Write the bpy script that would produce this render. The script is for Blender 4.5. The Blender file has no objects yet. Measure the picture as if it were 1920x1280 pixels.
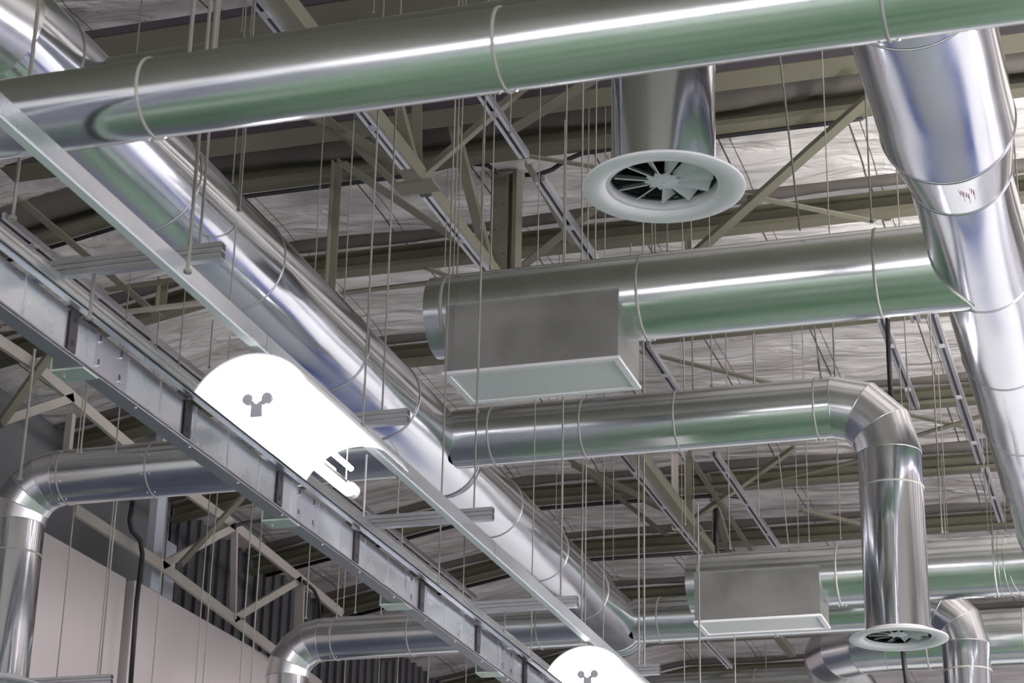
import bpy, bmesh, math, random
from mathutils import Vector, Matrix
random.seed(7)
PI = math.pi
C = bpy.context.scene.collection
sc = bpy.context.scene

# ------------------------------------------------------------------ camera
YAW, PIT, ROLL, FPX = -0.3113937, 0.38215211, 0.02185659, 3954.53
CAM = Vector((0, 0, 1.6))
cy, sy, cp, sp = math.cos(YAW), math.sin(YAW), math.cos(PIT), math.sin(PIT)
FWD = Vector((sy*cp, cy*cp, sp)); _r = Vector((cy, -sy, 0)); _u = _r.cross(FWD)
RGT = _r*math.cos(ROLL) + _u*math.sin(ROLL); UP = -_r*math.sin(ROLL) + _u*math.cos(ROLL)
cam = bpy.data.cameras.new('camera'); cam_o = bpy.data.objects.new('camera', cam); C.objects.link(cam_o)
cam.sensor_width = 36; cam.lens = FPX*36/1920; cam.clip_start = .05; cam.clip_end = 300
M3 = Matrix((RGT, UP, -FWD)).transposed()
cam_o.matrix_world = Matrix.Translation(CAM) @ M3.to_4x4()
sc.camera = cam_o
cam.dof.use_dof = True; cam.dof.focus_distance = 15.5; cam.dof.aperture_fstop = 5.6

def ray(x, y): return RGT*((x-960)/FPX) - UP*((y-640)/FPX) + FWD
def on_z(x, y, z): d = ray(x, y); return CAM + d*((z-CAM.z)/d.z)
def on_x(x, y, X): d = ray(x, y); return CAM + d*((X-CAM.x)/d.x)
def on_y(x, y, Y): d = ray(x, y); return CAM + d*((Y-CAM.y)/d.y)

# ------------------------------------------------------------------ materials
def nodes(m):
    m.use_nodes = True; nt = m.node_tree; return nt, nt.nodes['Principled BSDF']
def mat(name, col, rough=.5, metal=0., var=0., scale=6., bump=0., bscale=30., emit=None, es=0.):
    m = bpy.data.materials.new(name); nt, b = nodes(m)
    b.inputs['Base Color'].default_value = (*col, 1); b.inputs['Roughness'].default_value = rough
    b.inputs['Metallic'].default_value = metal
    if emit: b.inputs['Emission Color'].default_value = (*emit, 1); b.inputs['Emission Strength'].default_value = es
    tc = nt.nodes.new('ShaderNodeTexCoord')
    if var:
        n = nt.nodes.new('ShaderNodeTexNoise'); n.inputs['Scale'].default_value = scale; n.inputs['Detail'].default_value = 6
        nt.links.new(tc.outputs['Object'], n.inputs['Vector'])
        mx = nt.nodes.new('ShaderNodeMix'); mx.data_type = 'RGBA'
        mx.inputs[6].default_value = (*[c*(1-var) for c in col], 1); mx.inputs[7].default_value = (*[min(1, c*(1+var)) for c in col], 1)
        nt.links.new(n.outputs['Fac'], mx.inputs[0]); nt.links.new(mx.outputs[2], b.inputs['Base Color'])
    if bump:
        n = nt.nodes.new('ShaderNodeTexNoise'); n.inputs['Scale'].default_value = bscale; n.inputs['Detail'].default_value = 4
        nt.links.new(tc.outputs['Object'], n.inputs['Vector'])
        bp = nt.nodes.new('ShaderNodeBump'); bp.inputs['Strength'].default_value = bump; bp.inputs['Distance'].default_value = .02
        nt.links.new(n.outputs['Fac'], bp.inputs['Height']); nt.links.new(bp.outputs['Normal'], b.inputs['Normal'])
    return m

def galv(name, col=(.70, .71, .73), r0=.16, r1=.34, wob=.35, stretch=(1, 1, 1), spangle=.12):
    """galvanised sheet: spangled zinc, cloudy roughness, slightly uneven skin"""
    m = bpy.data.materials.new(name); nt, b = nodes(m); N = nt.nodes.new; L = nt.links.new
    b.inputs['Metallic'].default_value = 1
    tc = N('ShaderNodeTexCoord'); mp = N('ShaderNodeMapping'); mp.inputs['Scale'].default_value = stretch
    L(tc.outputs['Object'], mp.inputs['Vector'])
    v = N('ShaderNodeTexVoronoi'); v.inputs['Scale'].default_value = 45; L(tc.outputs['Object'], v.inputs['Vector'])
    n1 = N('ShaderNodeTexNoise'); n1.inputs['Scale'].default_value = 2.5; n1.inputs['Detail'].default_value = 4; L(mp.outputs['Vector'], n1.inputs['Vector'])
    sep = N('ShaderNodeSeparateColor'); L(v.outputs['Color'], sep.inputs[0])
    a = N('ShaderNodeMath'); a.operation = 'MULTIPLY_ADD'; a.inputs[1].default_value = spangle*.7; L(sep.outputs[0], a.inputs[0]); L(n1.outputs['Fac'], a.inputs[2])
    cr = N('ShaderNodeValToRGB'); cr.color_ramp.elements[0].position = .3; cr.color_ramp.elements[1].position = .85
    cr.color_ramp.elements[0].color = (*[c*.82 for c in col], 1); cr.color_ramp.elements[1].color = (*[min(1, c*1.12) for c in col], 1)
    L(a.outputs[0], cr.inputs[0]); L(cr.outputs[0], b.inputs['Base Color'])
    rr = N('ShaderNodeMapRange'); rr.inputs[1].default_value = .3; rr.inputs[2].default_value = .8
    rr.inputs[3].default_value = r0; rr.inputs[4].default_value = r1; L(a.outputs[0], rr.inputs[0]); L(rr.outputs[0], b.inputs['Roughness'])
    n2 = N('ShaderNodeTexNoise'); n2.inputs['Scale'].default_value = 2.0; n2.inputs['Detail'].default_value = .5; L(mp.outputs['Vector'], n2.inputs['Vector'])
    bp = N('ShaderNodeBump'); bp.inputs['Strength'].default_value = wob; bp.inputs['Distance'].default_value = .05
    L(n2.outputs['Fac'], bp.inputs['Height']); L(bp.outputs['Normal'], b.inputs['Normal'])
    return m

mDuctX = galv('galvanised_cross_duct', (.65, .67, .66), .15, .28, .20, (.35, 1.4, 1.4), .06)
mDuctY = galv('galvanised_main_duct', (.70, .71, .76), .09, .22, .5, (1.5, .4, 1.5), .05)
mDuctZ = galv('galvanised_drop_duct', (.72, .72, .74), .07, .18, .45, (1.6, 1.6, .3), .06)
mGore = galv('galvanised_elbow', (.70, .70, .71), .18, .28, .15, (1, 1, 1), .03)
mTray = galv('bright_tray', (.84, .86, .93), .20, .40, .25, (1, .6, 1), .03)
mPlate = mat('joint_plate', (.55, .54, .60), .38, .85, .08, 8)
mBoxZ = galv('box_sheet', (.36, .36, .345), .40, .52, .25)
mStrut = galv('strut_steel', (.62, .62, .63), .28, .42, .1)
mRail = galv('rail_steel', (.75, .76, .80), .25, .4, .2, (1, .4, 1))
mSeal = mat('seam_sealant', (.38, .36, .33), .55, .2, .15, 9)
mSeamM = mat('seam_bead_metal', (.42, .42, .43), .35, .9, .1, 12)
mOlive = mat('olive_grey_paint', (.155, .148, .108), .48, .0, .12, 3, .1, 12)
mPurlin = mat('purlin_paint', (.120, .114, .078), .5, .0, .15, 2.5)
mPale = mat('pale_steel_paint', (.42, .385, .345), .55, .0, .12, 4)
mRod = mat('zinc_rod', (.36, .355, .31), .35, .75, .1, 20)
mRodD = mat('dull_rod', (.27, .26, .23), .42, .6, .1, 20)
mBlack = mat('black_rubber', (.012, .012, .014), .5)
mDark = mat('dark_label', (.07, .06, .07), .45, .3, .1, 20)
mWhite = mat('white_enamel', (.76, .74, .75), .38, 0, .02, 5)
mVane = mat('vane_enamel', (.68, .69, .69), .42)
mInside = mat('duct_inside', (.05, .05, .045), .6)
mRefl = mat('reflector_white', (.90, .90, .90), .35)
mGlare = mat('housing_painted_glare', (.9, .9, .9), .4, emit=(1, 1, 1), es=.75)  # emission stands in for tube glare whitening the lamp spine
mTube = mat('lit_tube', (1, 1, 1), .3, emit=(.96, .98, 1.0), es=42)
mBracket = mat('bracket_plastic', (.33, .33, .35), .5)
mGreenC = mat('pale_green_bracket', (.62, .70, .62), .35, .5, .06, 10)
mScrew = mat('screw_head', (.8, .8, .8), .25, 1)
mDarkWall = mat('dark_cladding', (.085, .085, .09), .5, .2, .15, 2)
mPanel = mat('white_wall_panel', (.54, .485, .475), .6, 0, .04, 1.2)
mGreyPanel = mat('grey_gable_sheet', (.15, .155, .16), .55, .1, .1, 1.5)
mWall = mat('white_wall', (.80, .80, .80), .6, 0, .03, 1)
mSlate = mat('added_slate_dado', (.07, .08, .12), .5, 0, .1, 1)  # unseen dark wall dados, added for streak contrast in the duct reflections
mBlueCol = mat('pale_blue_column', (.46, .49, .54), .5, 0, .08, 3)

def foil():
    m = bpy.data.materials.new('roof_foil'); nt, b = nodes(m); N = nt.nodes.new; L = nt.links.new
    tc = N('ShaderNodeTexCoord'); sx = N('ShaderNodeSeparateXYZ'); L(tc.outputs['Object'], sx.inputs[0])
    n = N('ShaderNodeTexNoise'); n.inputs['Scale'].default_value = 1.3; n.inputs['Detail'].default_value = 7
    mp = N('ShaderNodeMapping'); mp.inputs['Scale'].default_value = (.6, 1.5, 1); L(tc.outputs['Object'], mp.inputs[0]); L(mp.outputs[0], n.inputs['Vector'])
    # overlapping lengths of sheet: a seam every 1.22 m with a faint second line, running along the building
    def seam(period, off, w):
        a = N('ShaderNodeMath'); a.operation = 'ADD'; a.inputs[1].default_value = 100+off; L(sx.outputs[0], a.inputs[0])
        d = N('ShaderNodeMath'); d.operation = 'MODULO'; d.inputs[1].default_value = period; L(a.outputs[0], d.inputs[0])
        c = N('ShaderNodeMath'); c.operation = 'LESS_THAN'; c.inputs[1].default_value = w; L(d.outputs[0], c.inputs[0]); return c
    s1 = seam(1.22, 0, .018); s2 = seam(1.22, -.11, .010); s3 = seam(1.22, .5, .008)
    mx0 = N('ShaderNodeMath'); mx0.operation = 'MAXIMUM'; L(s1.outputs[0], mx0.inputs[0]); L(s2.outputs[0], mx0.inputs[1])
    mx1 = N('ShaderNodeMath'); mx1.operation = 'MAXIMUM'; L(mx0.outputs[0], mx1.inputs[0]); L(s3.outputs[0], mx1.inputs[1])
    cr = N('ShaderNodeValToRGB'); cr.color_ramp.elements[0].position = .3; cr.color_ramp.elements[1].position = .7
    cr.color_ramp.elements[0].color = (.46, .425, .41, 1); cr.color_ramp.elements[1].color = (.86, .82, .80, 1)
    L(n.outputs['Fac'], cr.inputs[0])
    mix = N('ShaderNodeMix'); mix.data_type = 'RGBA'; L(mx0.outputs[0], mix.inputs[0]); L(cr.outputs[0], mix.inputs[6]); mix.inputs[7].default_value = (.10, .09, .08, 1)
    L(mix.outputs[2], b.inputs['Base Color'])
    b.inputs['Metallic'].default_value = .25; b.inputs['Roughness'].default_value = .42
    w = N('ShaderNodeTexNoise'); w.inputs['Scale'].default_value = 2.2; w.inputs['Detail'].default_value = 5; w.inputs['Distortion'].default_value = .8
    mp2 = N('ShaderNodeMapping'); mp2.inputs['Scale'].default_value = (.5, 1.6, 1); L(tc.outputs['Object'], mp2.inputs[0]); L(mp2.outputs[0], w.inputs['Vector'])
    bp = N('ShaderNodeBump'); bp.inputs['Strength'].default_value = 1.0; bp.inputs['Distance'].default_value = .16
    L(w.outputs['Fac'], bp.inputs['Height']); L(bp.outputs['Normal'], b.inputs['Normal'])
    return m
mFoil = foil()

def floor_mat():
    m = bpy.data.materials.new('green_floor'); nt, b = nodes(m); N = nt.nodes.new; L = nt.links.new
    tc = N('ShaderNodeTexCoord'); n = N('ShaderNodeTexNoise'); n.inputs['Scale'].default_value = .35; n.inputs['Detail'].default_value = 4
    L(tc.outputs['Object'], n.inputs['Vector'])
    cr = N('ShaderNodeValToRGB'); e = cr.color_ramp.elements
    e[0].position = .36; e[0].color = (.085, .19, .11, 1); e[1].position = .62; e[1].color = (.22, .30, .235, 1)
    L(n.outputs['Fac'], cr.inputs[0]); b.inputs['Roughness'].default_value = .35
    sx = N('ShaderNodeSeparateXYZ'); L(tc.outputs['Object'], sx.inputs[0])
    mr = N('ShaderNodeMapRange'); mr.inputs[1].default_value = -13; mr.inputs[2].default_value = 17; L(sx.outputs[0], mr.inputs[0])
    z = N('ShaderNodeValToRGB'); z.color_ramp.interpolation = 'CONSTANT'; e = z.color_ramp.elements
    e[0].position = 0; e[0].color = (1, 1, 1, 1); e[1].position = (-7.2+13)/30; e[1].color = (0, 0, 0, 1)
    q = e.new((1.2+13)/30); q.color = (1, 1, 1, 1)
    L(mr.outputs[0], z.inputs[0])
    g = N('ShaderNodeMix'); g.data_type = 'RGBA'; L(n.outputs['Fac'], g.inputs[0]); g.inputs[6].default_value = (.13, .14, .20, 1); g.inputs[7].default_value = (.26, .26, .32, 1)
    mx = N('ShaderNodeMix'); mx.data_type = 'RGBA'; L(z.outputs[0], mx.inputs[0]); L(cr.outputs[0], mx.inputs[6]); L(g.outputs[2], mx.inputs[7])
    mr2 = N('ShaderNodeMapRange'); mr2.inputs[1].default_value = 0; mr2.inputs[2].default_value = 40; L(sx.outputs[1], mr2.inputs[0])
    z2 = N('ShaderNodeValToRGB'); z2.color_ramp.interpolation = 'CONSTANT'; e = z2.color_ramp.elements
    e[0].position = 0; e[0].color = (0, 0, 0, 1); e[1].position = 20.8/40; e[1].color = (1, 1, 1, 1)
    z3 = N('ShaderNodeValToRGB'); z3.color_ramp.interpolation = 'CONSTANT'; e = z3.color_ramp.elements
    e[0].position = 0; e[0].color = (.05, .07, .17, 1); e[1].position = 21.6/40; e[1].color = (.30, .31, .31, 1)
    L(mr2.outputs[0], z2.inputs[0]); L(mr2.outputs[0], z3.inputs[0])
    my = N('ShaderNodeMix'); my.data_type = 'RGBA'; L(z2.outputs[0], my.inputs[0]); L(mx.outputs[2], my.inputs[6]); L(z3.outputs[0], my.inputs[7])
    L(my.outputs[2], b.inputs['Base Color'])
    return m
mFloor = floor_mat()

def slat_mat():
    m = bpy.data.materials.new('grille_mesh'); nt, b = nodes(m); N = nt.nodes.new; L = nt.links.new
    tc = N('ShaderNodeTexCoord'); sx = N('ShaderNodeSeparateXYZ'); L(tc.outputs['Object'], sx.inputs[0])
    def grid(i, s):
        a = N('ShaderNodeMath'); a.operation = 'MULTIPLY'; a.inputs[1].default_value = s; L(sx.outputs[i], a.inputs[0])
        f = N('ShaderNodeMath'); f.operation = 'FRACT'; L(a.outputs[0], f.inputs[0])
        c = N('ShaderNodeMath'); c.operation = 'LESS_THAN'; c.inputs[1].default_value = .42; L(f.outputs[0], c.inputs[0]); return c
    g1, g2 = grid(0, 62), grid(1, 62)
    mu = N('ShaderNodeMath'); mu.operation = 'MULTIPLY'; L(g1.outputs[0], mu.inputs[0]); L(g2.outputs[0], mu.inputs[1])
    mix = N('ShaderNodeMix'); mix.data_type = 'RGBA'; L(mu.outputs[0], mix.inputs[0])
    mix.inputs[6].default_value = (.70, .71, .69, 1); mix.inputs[7].default_value = (.40, .41, .40, 1)
    L(mix.outputs[2], b.inputs['Base Color']); b.inputs['Roughness'].default_value = .5
    return m
mGrille = slat_mat()

# ------------------------------------------------------------------ object helpers
def obj(name, bm, m, parent=None, smooth=False):
    me = bpy.data.meshes.new(name); bmesh.ops.recalc_face_normals(bm, faces=bm.faces); bm.to_mesh(me); bm.free()
    if smooth is True:
        for p in me.polygons: p.use_smooth = True
    elif smooth:
        me.polygons.foreach_set('use_smooth', [True]*len(me.polygons))
        me.set_sharp_from_angle(angle=smooth)
    for mm in (m if isinstance(m, (list, tuple)) else [m]): me.materials.append(mm)
    o = bpy.data.objects.new(name, me); C.objects.link(o)
    if parent is not None:
        o.parent = parent; o.matrix_parent_inverse = Matrix.Identity(4)
        o.location = -parent.location
    return o
def thing(name, label, cat, loc=(0, 0, 0), group=None):
    o = bpy.data.objects.new(name, None); C.objects.link(o); o.empty_display_size = .1; o.location = loc
    o['label'] = label; o['category'] = cat
    if group: o['group'] = group
    return o
def tag(o, label, cat, group=None):
    o['label'] = label; o['category'] = cat
    if group: o['group'] = group
    return o
def struct(name, bm, m, parent=None):
    o = obj(name, bm, m, parent)
    if parent is None: o['kind'] = 'structure'
    return o
NB = bmesh.new
V = Vector

def box(bm, x0, x1, y0, y1, z0, z1):
    vs = [bm.verts.new((x, y, z)) for x in (x0, x1) for y in (y0, y1) for z in (z0, z1)]
    for f in ((0, 1, 3, 2), (4, 6, 7, 5), (0, 4, 5, 1), (2, 3, 7, 6), (0, 2, 6, 4), (1, 5, 7, 3)): bm.faces.new([vs[i] for i in f])
def frame(a, b, up=V((0, 0, 1))):
    d = (b-a).normalized()
    if abs(d.dot(up)) > .98: up = V((1, 0, 0))
    s = d.cross(up).normalized(); u = s.cross(d).normalized(); return d, s, u
def sweep(bm, prof, a, b, up=V((0, 0, 1))):
    a, b = V(a), V(b); d, s, u = frame(a, b, up)
    A = [bm.verts.new(a+s*p[0]+u*p[1]) for p in prof]; B = [bm.verts.new(b+s*p[0]+u*p[1]) for p in prof]
    n = len(prof)
    for i in range(n): bm.faces.new((A[i], A[(i+1) % n], B[(i+1) % n], B[i]))
    bm.faces.new(A); bm.faces.new(B[::-1])
def rect(w, h): return [(-w/2, -h/2), (w/2, -h/2), (w/2, h/2), (-w/2, h/2)]
def angle_prof(w, h, t=.012): return [(-w/2, -h/2), (w/2, -h/2), (w/2, -h/2+t), (-w/2+t, -h/2+t), (-w/2+t, h/2), (-w/2, h/2)]
def strut_prof(w, h):     # back-to-back slotted channel: grooves in both sides
    g = .008; h2 = h/2; w2 = w/2
    return [(-w2, -h2), (w2, -h2), (w2, -h2+.024), (w2-g, -h2+.026), (w2-g, -.011), (w2, -.009), (w2, .009), (w2-g, .011), (w2-g, h2-.026), (w2, h2-.024), (w2, h2),
            (-w2, h2), (-w2, h2-.024), (-w2+g, h2-.026), (-w2+g, .011), (-w2, .009), (-w2, -.009), (-w2+g, -.011), (-w2+g, -h2+.026), (-w2, -h2+.024)]
def cyl(bm, a, b, r, n=8, r2=None, caps=True):
    a, b = V(a), V(b); d, s, u = frame(a, b); r2 = r if r2 is None else r2
    A = [bm.verts.new(a+(s*math.cos(t)+u*math.sin(t))*r) for t in [2*PI*i/n for i in range(n)]]
    B = [bm.verts.new(b+(s*math.cos(t)+u*math.sin(t))*r2) for t in [2*PI*i/n for i in range(n)]]
    for i in range(n): bm.faces.new((A[i], A[(i+1) % n], B[(i+1) % n], B[i]))
    if caps: bm.faces.new(A); bm.faces.new(B[::-1])
def polytube(bm, pts, r, n=8):
    pts = [V(p) for p in pts]; rings = []
    up = V((0, 0, 1)) if abs((pts[1]-pts[0]).normalized().z) < .9 else V((1, 0, 0))
    for i, p in enumerate(pts):
        d = (pts[min(i+1, len(pts)-1)]-pts[max(i-1, 0)]).normalized(); s = d.cross(up).normalized(); u = s.cross(d).normalized()
        rings.append([bm.verts.new(p+(s*math.cos(2*PI*k/n)+u*math.sin(2*PI*k/n))*r) for k in range(n)])
    for A, B in zip(rings, rings[1:]):
        for k in range(n): bm.faces.new((A[k], A[(k+1) % n], B[(k+1) % n], B[k]))
    bm.faces.new(rings[0]); bm.faces.new(rings[-1][::-1])
def ring_pts(p, d, n, r, N=64, up=V((0, 0, 1))):
    """cylinder of axis d through p cut by the plane of normal n"""
    if abs(d.dot(up)) > .95: up = V((0, 1, 0))
    s = d.cross(up).normalized(); u = s.cross(d).normalized(); out = []
    for k in range(N):
        q = (s*math.cos(2*PI*k/N)+u*math.sin(2*PI*k/N))*r
        out.append(p+q-d*(q.dot(n)/d.dot(n)))
    return out
def shell(bm, R0, R1, cap0=False, cap1=False):
    A = [bm.verts.new(p) for p in R0]; B = [bm.verts.new(p) for p in R1]; n = len(A)
    for i in range(n): bm.faces.new((A[i], A[(i+1) % n], B[(i+1) % n], B[i]))
    if cap0: bm.faces.new(A)
    if cap1: bm.faces.new(B[::-1])
def bead(bm, p, d, r, w=.012, h=.006, n=None, N=64):
    """raised seam around a duct"""
    p, d = V(p), V(d).normalized(); n = n or d
    prof = [(-w, -.004), (-w*.6, h*.8), (0, h), (w*.6, h*.8), (w, -.004)]
    rings = [[q+d*t for q in ring_pts(p, d, n, r+hh, N)] for t, hh in prof]
    vs = [[bm.verts.new(q) for q in R] for R in rings]
    for A, B in zip(vs, vs[1:]+vs[:1]):
        for i in range(N): bm.faces.new((A[i], A[(i+1) % N], B[(i+1) % N], B[i]))
def screws(bm, p, d, r, angs, off=.035, s=.008):
    p, d = V(p), V(d).normalized(); up = V((0, 0, 1)) if abs(d.z) < .9 else V((0, 1, 0)); sd = d.cross(up).normalized(); u = sd.cross(d)
    for i, a in enumerate(angs):
        for sg in (-1, 1):
            q = sd*math.cos(a)+u*math.sin(a); c = p+q*r+d*off*sg
            cyl(bm, c-q*.002, c+q*.005, s, 8)

class Duct:
    """a run of round duct: straight sections between seams, each a part"""
    def __init__(s, root, r, m, seam=None, bw=.012):
        s.root, s.r, s.m, s.seam, s.bw = root, r, m, seam or mSeal, bw
    def section(s, a, b, r2=None, cap0=False, cap1=False, name='duct_section', r=None, m=None, n0=None, n1=None):
        a, b = V(a), V(b); d = (b-a).normalized(); bm = NB(); r = s.r if r is None else r; r2 = r if r2 is None else r2
        R0, R1 = ring_pts(a, d, n0 or d, r), ring_pts(b, d, n1 or d, r2)
        k = max(1, int((b-a).length/.3))
        prev = [bm.verts.new(q) for q in R0]; N = len(prev)
        if cap0: bm.faces.new(prev)
        for j in range(1, k+1):
            cur = [bm.verts.new(R0[i].lerp(R1[i], j/k)) for i in range(N)]
            for i in range(N): bm.faces.new((prev[i], prev[(i+1) % N], cur[(i+1) % N], cur[i]))
            prev = cur
        if cap1: bm.faces.new(prev[::-1])
        return obj(name, bm, m or s.m, s.root, smooth=.7)
    def band(s, p, d, r=None, angs=(2.9, 3.6, 4.4), w=None, m=None, sc_=True):
        r = s.r if r is None else r; bm = NB(); bead(bm, p, d, r, w or s.bw, .007); o = obj('seam_band', bm, m or s.seam, s.root, smooth=True)
        if sc_:
            bm = NB(); screws(bm, p, d, r, angs); obj('screws', bm, mScrew, o)
            o2 = o.children[0]; o2.location = (0, 0, 0)
        return o
    def run(s, pts, name='duct_section', **k):
        for a, b in zip(pts, pts[1:]): s.section(a, b, name=name)
        for p, q in zip(pts[1:-1], pts[2:]): s.band(p, V(q)-V(p))
    def elbow(s, c, e0, e1, R, gores=3, r=None, m=None, total=PI/2):
        """mitred elbow around centre c from direction e0 to e1 (unit vectors from the centre)"""
        c, e0, e1 = V(c), V(e0), V(e1); r = s.r if r is None else r
        pts = [c+(e0*math.cos(total*i/gores)+e1*math.sin(total*i/gores))*R for i in range(gores+1)]
        tan = lambda t: (-e0*math.sin(t)+e1*math.cos(t))
        # each gore straddles a chord; cut planes contain the centre
        for i in range(gores):
            a, b = pts[i], pts[i+1]; d = (b-a).normalized(); n0, n1 = tan(total*i/gores), tan(total*(i+1)/gores)
            bm = NB(); shell(bm, ring_pts(a, d, n0, r), ring_pts(b, d, n1, r)); obj('elbow_gore', bm, m or mGore, s.root, smooth=.7)
        bm = NB()
        for i in range(gores+1):
            n = tan(total*i/gores); bead(bm, pts[i], n, r, .006, .004)
        obj('elbow_seams', bm, mSeamM, s.root, smooth=True)
        return pts

# ------------------------------------------------------------------ setting
PUR = [13.85, 15.80, 16.60, 18.75, 21.38, 24.25, 26.85, 29.5, 32.3, 35.1, 37.9]
RZ = 10.82
bm = NB(); nx, ny = 60, 260; X0, X1, Y0, Y1 = -12.6, 16, 3, 42
def drop_(x): return .19*max(0, -8.6-x)
def roof_z(x, y):
    z = RZ - drop_(x) + .012*math.sin(x*2.1+y*.7)+.006*math.sin(y*3+x)
    for p in PUR:
        if p == 15.80: continue
        d = y-(p-.22)
        z -= (.035+.015*math.sin(x*1.7+p))*math.exp(-(d/.16)**2) if d < 0 else (.035+.015*math.sin(x*1.7+p))*math.exp(-(d/.20)**2)
    return z
gr = [[bm.verts.new((X0+(X1-X0)*i/nx, Y0+(Y1-Y0)*j/ny, roof_z(X0+(X1-X0)*i/nx, Y0+(Y1-Y0)*j/ny))) for j in range(ny+1)] for i in range(nx+1)]
for i in range(nx):
    for j in range(ny): bm.faces.new((gr[i][j], gr[i+1][j], gr[i+1][j+1], gr[i][j+1]))
ceil_o = obj('ceiling', bm, mFoil, smooth=True); ceil_o['kind'] = 'structure'
mRoll = mat('shaded_insulation_roll', (.10, .088, .08), .5, .2, .25, 2, .4, 4)
for i, p in enumerate(PUR):      # insulation sags near each purlin; its shade is painted into the colour
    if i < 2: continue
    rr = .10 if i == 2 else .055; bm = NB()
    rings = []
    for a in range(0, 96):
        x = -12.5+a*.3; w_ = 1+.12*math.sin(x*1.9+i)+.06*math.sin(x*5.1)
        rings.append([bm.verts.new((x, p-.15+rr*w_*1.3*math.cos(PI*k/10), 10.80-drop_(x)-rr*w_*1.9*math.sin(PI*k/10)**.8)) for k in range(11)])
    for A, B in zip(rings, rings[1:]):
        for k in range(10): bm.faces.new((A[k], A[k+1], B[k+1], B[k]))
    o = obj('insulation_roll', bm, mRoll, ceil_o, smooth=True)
bm = NB(); box(bm, X0, X1, 2.9, 42, 11.2, 11.3); struct('trim_1', bm, mDarkWall)
bm = NB(); box(bm, X0, X1, -14, 12.3, 10.60, 10.70); struct('ceiling_added_deck', bm, mat('added_olive_deck', (.22, .215, .165), .55, 0, .2, 1))  # unseen dark deck, added to darken the roof mirrored in the duct tops
bm = NB(); box(bm, -12.8, 16.2, -14.2, 42.2, -.2, 0); struct('floor', bm, mFloor)
bm = NB(); box(bm, -12.8, 16.2, 42, 42.3, 0, 11.3)
struct('wall_far', bm, mWall)
bm = NB()       # unseen inner partition, white over blue, added to mirror in the ducts
box(bm, -11, 15, 26, 26.15, 1.2, 4.6); struct('wall_added_partition', bm, mWall)
bm = NB(); box(bm, -11, 15, 25.95, 26.2, 0, 1.2); struct('baseboard_added_partition', bm, mat('added_blue_dado', (.05, .09, .30), .5))
bm = NB()       # wall behind the camera with tall door openings
box(bm, -12.8, 16.2, -14.3, -14, 6.3, 11.2); box(bm, -12.8, -9, -14.3, -14, 0, 7.2); box(bm, -3, -1, -14.3, -14, 0, 7.2); box(bm, 5, 8, -14.3, -14, 0, 7.2); box(bm, 14, 16.2, -14.3, -14, 0, 7.2)
struct('wall_back', bm, mWall)
bm = NB(); box(bm, -9, -3, -14.3, -14, 0, 2.6); box(bm, -1, 5, -14.3, -14, 0, 2.6); box(bm, 8, 14, -14.3, -14, 0, 2.6); struct('wall_back_added_dado', bm, mSlate)
bm = NB()
box(bm, 16, 16.3, -14, 42, 2.4, 3.4); box(bm, 16, 16.3, -14, 42, 6.2, 11.2)
for k in range(8): box(bm, 16, 16.3, -14+8*k-.4, -14+8*k+.4, 3.4, 6.2)
struct('wall_right', bm, mWall)
bm = NB(); box(bm, 16, 16.3, -14, 42, 0, 2.4); struct('wall_right_added_dado', bm, mSlate)
bm = NB(); box(bm, -11.61, -11.58, -14, 42, 0, 4.4); struct('wall_left_added_dado', bm, mSlate)
# left wall: pale lining panels below, dark cladding above
bm = NB(); box(bm, -11.75, -11.62, 10, 21.52, 0, 8.16); struct('wall_left', bm, mPanel)
bm = NB(); box(bm, -11.75, -11.62, 21.74, 42, 0, 8.2); struct('wall_left_far_panel', bm, mPanel)
bm = NB(); box(bm, -11.75, -11.62, -14, 10, 0, 8.16); struct('wall_left_near_panel', bm, mWall)
bm = NB(); box(bm, -12.75, -12.6, -14, 24.45, 0, 11.2); struct('wall_left_upper', bm, mGreyPanel)
bm = NB(); box(bm, -12.75, -12.64, 24.4, 42, 0, 11.2); y = 24.4
while y < 42:
    box(bm, -12.63, -12.6, y, y+.33, 7.0, 11.2); box(bm, -12.6, -12.55, y+.20, y+.29, 7.0, 11.2)
    y += .32
struct('wall_left_cladding', bm, mDarkWall)

# ------------------------------------------------------------------ roof steel
def zp(w, h, l, t=.012):  # lipped channel, mouth towards -Y seen from the camera side
    return None
where = ['nearest the camera, partly behind the top duct', 'broad flat one under the shaded foil roll', 'above the bright foil bay, with a black cable clipped under it',
         'crossing behind the central steel post', 'just above the boxed duct terminal behind it', 'below the first boxed duct', 'under the elbowed duct, with a black cable below',
         'just above the second row of boxed ducts', 'above the farthest duct row', 'second to last towards the far end', 'farthest down the hall']
for k, yp in enumerate(PUR):
    root = thing('roof_purlin', 'olive roof purlin ' + where[k], 'purlin', (2, yp, 10.5), 'roof purlins')
    bm = NB()
    if yp in (13.85, 15.80):
        box(bm, -12.5, 15.9, yp-.12, yp+.2, 10.52, 10.58); obj('flange', bm, mPurlin, root)
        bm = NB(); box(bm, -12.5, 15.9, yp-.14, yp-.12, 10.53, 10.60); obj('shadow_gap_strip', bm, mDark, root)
    else:
        # profile in Y,Z: bottom flange, web, top flange, with lips
        P = [(-.09, 0), (.09, 0), (.09, .24), (-.05, .24), (-.05, .225), (.075, .225), (.075, .135), (.055, .12), (.055, .11), (.075, .095), (.075, .015), (-.075, .015), (-.075, .05), (-.09, .05)]
        G = [[bm.verts.new((xx, yp+a, 10.46+b-drop_(xx))) for a, b in P] for xx in (-12.5, -8.6, 15.9)]
        for A, B in zip(G, G[1:]):
            for i in range(len(P)): bm.faces.new((A[i], A[(i+1) % len(P)], B[(i+1) % len(P)], B[i]))
        bm.faces.new(G[0]); bm.faces.new(G[-1][::-1]); obj('channel', bm, mPurlin, root)
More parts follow.
